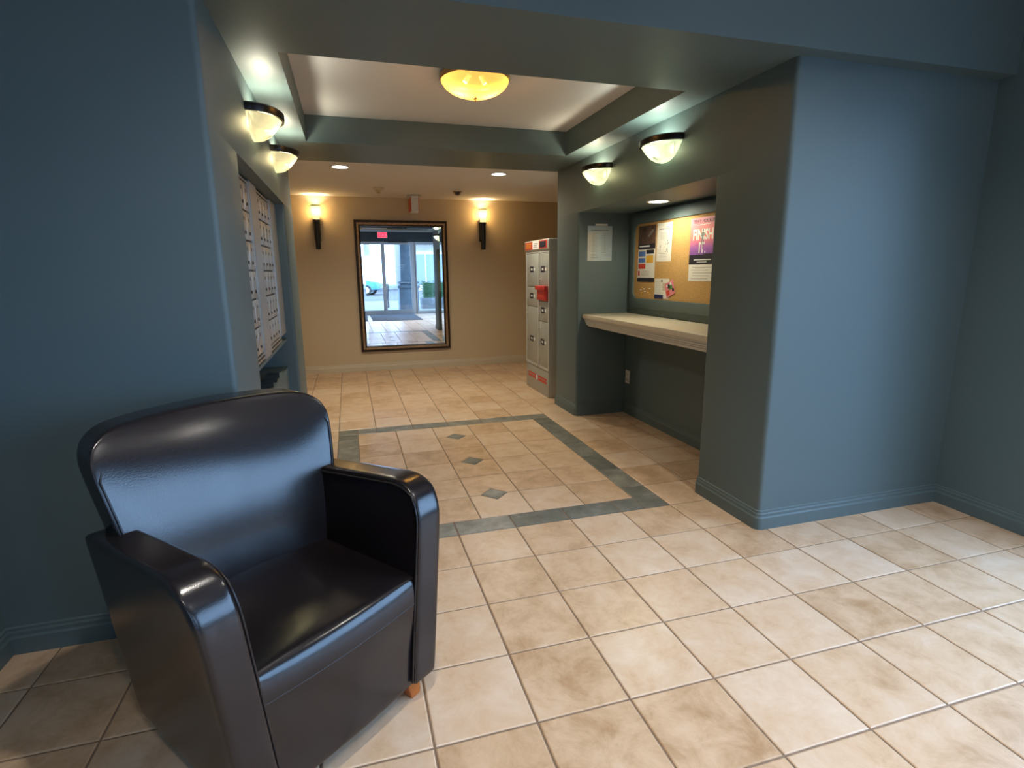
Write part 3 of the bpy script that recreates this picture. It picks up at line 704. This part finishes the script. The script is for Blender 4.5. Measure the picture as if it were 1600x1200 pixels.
for k, yy in enumerate((5.3, 6.3)):
    t = thing('mail_tray', ('small dark tray on the ledge under the mailboxes, nearer the armchair', 'small dark tray on the ledge under the mailboxes, nearer the tan wall')[k], 'tray', V(-3.3, yy, 2.01), 'trays under the mailboxes')
    MB().ubox(-3.32, -3.08, yy-.22, yy+.22, 2.01, 2.03).build('base', MT['dark_header'], t)
    MB().ubox(-3.32, -3.08, yy-.22, yy-.20, 2.03, 2.15).ubox(-3.32, -3.08, yy+.20, yy+.22, 2.03, 2.15).ubox(-3.32, -3.30, yy-.20, yy+.20, 2.03, 2.15).build('rim', MT['dark_header'], t)

# ------------------------------------------------------------------ niche: counter, noticeboard, outlet, sheets
ct = thing('counter_shelf', 'cream counter shelf with reeded moulding across the niche below the noticeboard', 'shelf', V(5.7, 5.42, 2.7))
MB().ubox(4.99, 6.45, N0+.01, N1-.01, 2.93, 3.05).build('top', MT['counter'], ct, bevel=.004)
prof = [(5.05, 2.93), (5.05, 2.885), (5.08, 2.875), (5.08, 2.862), (5.065, 2.856), (5.065, 2.832), (5.10, 2.826), (5.10, 2.814), (5.085, 2.808), (5.085, 2.784), (5.125, 2.778), (5.125, 2.766), (5.11, 2.76), (5.11, 2.735), (5.17, 2.725), (5.18, 2.69), (5.40, 2.69), (5.40, 2.93)]
MB().prism([(a*U, z*U) for a, z in prof], (N0+.01)*U, (N1-.01)*U, 'y').build('moulding', MT['counter_trim'], ct)
for yy in (2.9, 7.95): MB().ubox(5.4, 6.44, yy-.06, yy+.06, 2.80, 2.93).build('batten', MT['counter_trim'], ct)
BX = 6.45
by0, by1, bz0, bz1 = 2.85, 8.02, 3.50, 5.55
nb = thing('noticeboard', 'cork noticeboard with clipped corners in a painted frame inside the niche', 'noticeboard', V(BX, (by0+by1)/2, bz0))
def octo(y0, y1, z0, z1, cpx): return [((y0+cpx)*U, z0*U), ((y1-cpx)*U, z0*U), (y1*U, (z0+cpx)*U), (y1*U, (z1-cpx)*U), ((y1-cpx)*U, z1*U), ((y0+cpx)*U, z1*U), (y0*U, (z1-cpx)*U), (y0*U, (z0+cpx)*U)]
MB().prism(octo(by0, by1, bz0, bz1, .13), (BX-.05)*U, BX*U, 'x').build('cork', MT['cork'], nb)
def ring(o_, i_, x0, x1, name, m):
    b = MB(); n = len(o_)
    for (x, poly) in ((x0, o_), (x1, o_), (x1, i_), (x0, i_)): b.v += [Vector((x, p[0], p[1])) for p in poly]
    for k in range(4):
        for i in range(n): b.f.append((k*n+i, k*n+(i+1) % n, ((k+1) % 4)*n+(i+1) % n, ((k+1) % 4)*n+i))
    return b.build(name, m, nb, bevel=.002)
ring(octo(by0-.24, by1+.2, bz0-.26, bz1+.26, .16), octo(by0+.01, by1-.01, bz0+.01, bz1-.01, .13), (BX-.09)*U, BX*U, 'frame', MT['paint'])
PX = (BX-.05)*U
def sheet(name, y1, z0, w, h, m, label, cat, tilt=0, group=None, lift=.0012):
    """y1: far edge of the sheet (left as seen), sizes in tiles; u right, v up from lower left"""
    o = V(0, y1, z0); t = thing(name, label, cat, (PX, o.y-w*U/2, o.z), group)
    MX = facing_west((PX-lift, o.y, o.z)) @ Matrix.Rotation(tilt, 4, 'Z')
    b = MB().box(0, w*U, 0, h*U, 0, .0006); b.v = [MX @ p for p in b.v]; b.build('sheet', m, t)
    return t, MX
def lines(n, u0, u1, v0, v1, th, jit=.25):
    return [(u0+random.uniform(0, jit)*(u1-u0)*.3, v1-(v1-v0)*k/max(1, n-1), u1-random.uniform(0, jit)*(u1-u0), v1-(v1-v0)*k/max(1, n-1)+th) for k in range(n)]
# tall flyer with dark photo and coloured blocks
w, h = .90, 1.50
t, MX = sheet('flyer', 7.82, 3.97, w, h, MT['paper'], 'tall event flyer with dark photo and coloured blocks pinned to the cork', 'flyer')
w *= U; h *= U
flat('photo', [(0, h*.62, w, h)], .0007, MT['brown_print'], t, MX)
flat('photo_highlight', [(w*(.55+.07*k), h*(.80+.025*k), w*(.66+.07*k), h*(.83+.03*k)) for k in range(4)], .0014, MT['grey_print'], t, MX)
flat('title_bar', [(0, h*.585, w, h*.68)], .0014, MT['dark_print'], t, MX)
flat('title', [(w*.08, h*.625, w*.68, h*.65)], .0021, MT['white_print'], t, MX)
flat('blue_block', [(w*.05, h*.46, w*.44, h*.55), (w*.05, h*.35, w*.44, h*.43)], .0007, MT['blue_print'], t, MX)
flat('dark_block', [(w*.5, h*.50, w*.93, h*.57)], .0007, MT['dark_print'], t, MX)
flat('footer', [(0, 0, w, h*.075)], .0007, MT['dark_print'], t, MX)
flat('orange_block', [(w*.5, h*.34, w*.9, h*.47)], .0007, MT['yellow_print'], t, MX)
flat('red_block', [(w*.05, h*.235, w*.46, h*.325), (w*.04, h*.11, w*.14, h*.2)], .0007, MT['red_print'], t, MX)
flat('text_lines', lines(4, w*.22, w*.8, h*.11, h*.19, .002), .0007, MT['grey_print'], t, MX)
# white sheet with text and line drawing
w, h = .70, .97
t, MX = sheet('notice_sheet', 6.86, 4.51, w, h, MT['paper'], 'white printed sheet with a small stick drawing pinned to the cork', 'notice', tilt=-.015)
w *= U; h *= U
flat('text_lines', [(w*.12, h*.83, w*.85, h*.85)]+lines(6, w*.2, w*.8, h*.58, h*.74, .0018)+lines(3, w*.2, w*.75, h*.12, h*.2, .0018), .0007, MT['grey_print'], t, MX)
b = MB()
for pts in ([(.72, .50), (.71, .34)], [(.60, .46), (.72, .44), (.82, .50)], [(.71, .34), (.64, .24)], [(.71, .34), (.78, .24)], [(.2, .40), (.26, .42), (.24, .34)], [(.2, .3), (.26, .3)]):
    b.tube([(w*a, h*c_, .001) for a, c_ in pts], .0016, 5)
b.lathe([(.001, .001), (.0055, .001)], (w*.72, h*.535, 0), 10)
b.v = [MX @ p for p in b.v]; b.build('drawing', MT['dark_print'], t)
# pink and purple run poster
gm = bpy.data.materials.new('sunset_print'); gm.use_nodes = True; nt = gm.node_tree
tc = nt.nodes.new('ShaderNodeTexCoord'); sp = nt.nodes.new('ShaderNodeSeparateXYZ'); rp_ = nt.nodes.new('ShaderNodeValToRGB')
nt.links.new(tc.outputs['Generated'], sp.inputs[0]); nt.links.new(sp.outputs['Z'], rp_.inputs['Fac']); nt.links.new(rp_.outputs['Color'], nt.nodes['Principled BSDF'].inputs['Base Color'])
el = rp_.color_ramp.elements; el[0].position = 0; el[0].color = (.16, .08, .30, 1); el[1].position = 1; el[1].color = (.80, .28, .38, 1)
k_ = el.new(.22); k_.color = (.35, .12, .42, 1); k_ = el.new(.5); k_.color = (.85, .22, .16, 1)
nt.nodes['Principled BSDF'].inputs['Roughness'].default_value = .45
w, h = .98, 1.44
t, MX = sheet('poster', 5.37, 4.02, w, h, MT['paper'], 'sunset pink poster reading FINISH IT with black and white footer on the cork', 'poster')
w *= U; h *= U
flat('sky_print', [(0, h*.40, w, h)], .0007, gm, t, MX)
flat('ground_print', [(0, h*.27, w, h*.42), (w*.55, h*.42, w, h*.435)], .0014, MT['dark_print'], t, MX)
letters('TERRY FOX RUN', .034, w*.52, h*.915, .0022, MT['dark_print'], t, MX, bold=.0003)
letters('FINISH', .100, w*.5, h*.66, .0022, MT['white_print'], t, MX, sx=.80, bold=.003)
letters('IT.', .100, w*.5, h*.455, .0022, MT['white_print'], t, MX, sx=.80, bold=.003)
flat('caption', [(w*.2, h*.335, w*.85, h*.35), (w*.32, h*.30, w*.7, h*.312), (w*.25, h*.885, w*.75, h*.892)], .0022, MT['white_print'], t, MX)
flat('text_lines', lines(5, w*.1, w*.95, h*.04, h*.22, .0028), .0007, MT['grey_print'], t, MX)
b = MB(); sk = lambda a, c_: (w*a, h*(.575+(c_-.46)*.72), .0026)
b.tube([sk(.50, .74), sk(.50, .66), sk(.49, .58)], [.008, .012, .010], 8); b.tube([sk(.48, .60), sk(.46, .53), sk(.47, .46)], [.007, .006, .005], 6); b.tube([sk(.51, .60), sk(.53, .53), sk(.52, .46)], [.007, .006, .005], 6)
b.tube([sk(.47, .72), sk(.42, .66), sk(.50, .66)], .005, 6); b.tube([sk(.53, .72), sk(.58, .68), sk(.52, .66)], .005, 6); b.tube([sk(.50, .755), sk(.505, .775), sk(.505, .795)], [.006, .009, .006], 8)
for v in b.v: v.z = .0024+(v.z-.0026)*.06
b.v = [MX @ p for p in b.v]; b.build('runner_print', MT['grey_print'], t)
# small white notice with navy foot, map leaflet, flower leaflet
w, h = .70, .52
t, MX = sheet('handout', 6.88, 3.545, w, h, MT['paper'], 'small white handout with navy footer at the bottom of the cork', 'notice')
w *= U; h *= U
flat('footer', [(0, 0, w*.62, h*.2)], .0007, MT['navy_print'], t, MX)
flat('text_lines', lines(7, w*.08, w*.5, h*.28, h*.85, .0016)+[(w*.45, h*.82, w*.55, h*.95)], .0007, MT['grey_print'], t, MX)
flat('map', [(w*.56, h*.4, w*.95, h*.8)], .0007, MT['cream_trim'], t, MX)
w, h = .40, .36
t, MX = sheet('flower_leaflet', 6.26, 3.58, w, h, MT['pink_print'], 'small tilted colourful flower leaflet overlapping the handout on the cork', 'leaflet', tilt=.35, lift=.004)
w *= U; h *= U
flat('green_print', [(w*.4, h*.4, w*.8, h*.7)], .0007, MT['green_print'], t, MX)
flat('dark_print', [(w*.35, h*.55, w*.6, h*.85), (w*.75, h*.2, w*.95, h*.4)], .0014, MT['dark_print'], t, MX)
flat('orange_print', [(w*.05, h*.1, w*.4, h*.45)], .0007, MT['red_print'], t, MX)
flat('pale_print', [(w*.6, h*.7, w*.8, h*.9), (w*.2, h*.7, w*.35, h*.85)], .0021, MT['white_print'], t, MX)
w, h = .46, .25
for k in range(9):
    yy = 7.62-random.uniform(0, .55); zz = 3.60+random.uniform(0, .24)
    pp = V(0, yy, zz); pp.x = PX
    pn = thing('push_pin', 'pale push pin in the loose cluster at the corner of the cork', 'pin', pp, 'spare pins on the noticeboard')
    MB().tube([pp, pp+Vector((-.004, 0, 0))], .0035, 8).build('collar', MT['paper' if k % 2 else 'yellow_print'], pn)
    MB().tube([pp+Vector((-.004, 0, 0)), pp+Vector((-.010, 0, 0)), pp+Vector((-.012, 0, 0))], [.002, .0028, .004], 8).build('head', MT['paper' if k % 2 else 'yellow_print'], pn)
# sleeved sheet on the niche's end wall
o = V(5.12, N1, 4.56); t = thing('sleeved_list', 'white printed list in a clear sleeve taped to the end wall of the niche', 'notice', V(5.5, N1, 4.56))
MX = facing_south((o.x, o.y-.001, o.z)); w, h = .765*U, .97*U
b = MB().box(0, w, 0, h, 0, .0008); b.v = [MX @ p for p in b.v]; b.build('sheet', MT['paper'], t)
flat('text_lines', lines(16, w*.18, w*.40, h*.14, h*.78, .0022)+lines(13, w*.56, w*.74, h*.24, h*.78, .0022)+[(w*.12, h*.87, w*.86, h*.885), (w*.15, h*.09, w*.42, h*.1)], .0009, MT['grey_print'], t, MX)
b = MB().box(-.004, w+.004, -.004, h+.012, .0018, .0022); b.v = [MX @ p for p in b.v]; b.build('sleeve', MT['glass'], t)
flat('tape', [(w*.3, h+.002, w*.8, h+.018)], .0024, MT['paper'], t, MX)
p = V(6.45, 8.27, 1.0); t = thing('wall_outlet', 'white electrical outlet low on the niche wall under the counter', 'outlet', p)
MB().ubox(6.43, 6.45, 8.15, 8.39, .93, 1.33).build('cover_plate', MT['white_plastic'], t, bevel=.002)
for z in (1.04, 1.22):
    s_ = MB().ubox(6.422, 6.43, 8.21, 8.33, z-.06, z+.06).build('socket', MT['white_plastic'], t, bevel=.001)
    MB().ubox(6.418, 6.4225, 8.235, 8.245, z-.03, z+.03).ubox(6.418, 6.4225, 8.295, 8.305, z-.03, z+.03).build('slots', MT['black'], s_)

# ------------------------------------------------------------------ parcel locker
LX, LY0, LY1, LZ = 4.86, 10.84, 13.28, 5.33
lk = thing('parcel_locker', 'grey parcel locker with red header and numbered doors beside the wall end', 'parcel locker', V(LX+.8, (LY0+LY1)/2, 0))
MB().ubox(LX+.03, LX+1.6, LY0, LY1, 0, LZ-.05).build('cabinet', MT['locker_frame'], lk, bevel=.006)
def front(u0, u1, z0, z1, x0, x1): return MB().ubox(x0, x1, LY1-u1, LY1-u0, z0, z1)   # u from the far side
WD = LY1-LY0; DV = 1.38
fr = front(0, .10, .93, 4.98, LX-.02, LX+.03); 
for (u0, u1, z0, z1) in ((WD-.08, WD, .93, 4.98), (DV-.04, DV+.04, .93, 4.98), (0.1, WD-.08, .93, 1.02), (.1, WD-.08, 4.90, 4.98)):
    fr.ubox(LX-.02, LX+.03, LY1-u1, LY1-u0, z0, z1)
fr.build('front_frame', MT['locker_frame'], lk)
doors = [(.11, DV-.05, 3.76, 4.89, 4.35, 'locker_glass'), (.11, DV-.05, 3.06, 3.73, 3.42, 'locker'), (.11, DV-.05, 1.03, 3.03, 1.88, 'locker'),
         (DV+.05, WD-.09, 3.79, 4.89, 4.35, 'locker_glass'), (DV+.05, WD-.09, 2.60, 3.27, 2.97, 'locker'), (DV+.05, WD-.09, 1.03, 2.57, 1.88, 'locker')]
for k, (u0, u1, z0, z1, zl, mm) in enumerate(doors):
    d = front(u0, u1, z0, z1, LX-.012, LX+.03).build('door', MT[mm], lk, bevel=.002)
    um = (u0+u1)/2
    front(um-.26, um+.10, zl-.10, zl+.10, LX-.018, LX-.012).build('number_sticker', MT['dark_print'], d)
    front(um-.14, um+.02, zl-.035, zl+.035, LX-.022, LX-.018).ubox(LX-.018, LX-.014, LY1-(um+.28), LY1-(um+.14), zl-.05, zl+.05).build('sticker_print', MT['white_print'], d)
    zq = (z0+.22) if k % 3 != 2 else z1-.25
    MB().tube([V(LX-.012, LY1-u0-.07, zq), V(LX-.05, LY1-u0-.07, zq)], .009, 10).build('lock', MT['alu'], d)
rs = front(DV+.05, WD-.09, 3.31, 3.77, LX-.09, LX+.03).build('mail_slot', MT['red'], lk, bevel=.003)
front(DV+.03, WD-.07, 3.66, 3.80, LX-.16, LX-.02).build('flap', MT['red'], rs, bevel=.003)
front(DV+.18, WD-.25, 3.42, 3.50, LX-.095, LX-.09).build('slot_print', MT['red_print'], rs)
front(.02, WD-.02, .0, .90, LX-.005, LX+.03).build('kick_panel', MT['locker'], lk, bevel=.002)
sp_ = front(.22, WD-.22, .56, .62, LX-.010, LX-.005).ubox(LX-.010, LX-.005, LY1-WD+.22, LY1-.22, .44, .52).build('red_stripes', MT['red_print'], lk)
nn = 16
MB().prism([((LY1-WD/2)*U+.03*math.cos(2*math.pi*k/nn), .53*U+.03*math.sin(2*math.pi*k/nn)) for k in range(nn)], (LX-.016)*U, (LX-.010)*U, 'x').build('emblem', MT['white_print'], lk)
hdr = front(-.04, WD+.04, 4.98, 5.33, LX-.06, LX+.4).build('header', MT['locker_frame'], lk, bevel=.012, segs=3)
front(.06, WD*.36, 5.03, 5.29, LX-.068, LX-.06).ubox(LX-.068, LX-.06, LY1-WD*.97, LY1-WD*.64, 5.03, 5.29).build('red_label', MT['red_print'], hdr)
front(WD*.36, WD*.64, 5.03, 5.29, LX-.068, LX-.06).build('label_glare', MT['white_print'], hdr)  # white glare across the middle of the header, painted as a pale panel
front(WD*.68, WD*.92, 5.06, 5.26, LX-.072, LX-.068).build('dark_label', MT['dark_print'], hdr)
MX = facing_west(((LX-.072)*U, LY1*U, 0))
flat('label_lines', lines(3, .14*U, WD*.32*U, 5.09*U, 5.21*U, .007), 0, MT['yellow_print'], hdr, MX)
flat('label_lines', lines(3, WD*.42*U, WD*.60*U, 5.09*U, 5.21*U, .006), 0, MT['grey_print'], hdr, MX)
MB().ubox(LX+.25, LX+.42, LY0-.03, LY0, 3.1, 3.7).build('side_latch', MT['dark_header'], lk, bevel=.002)
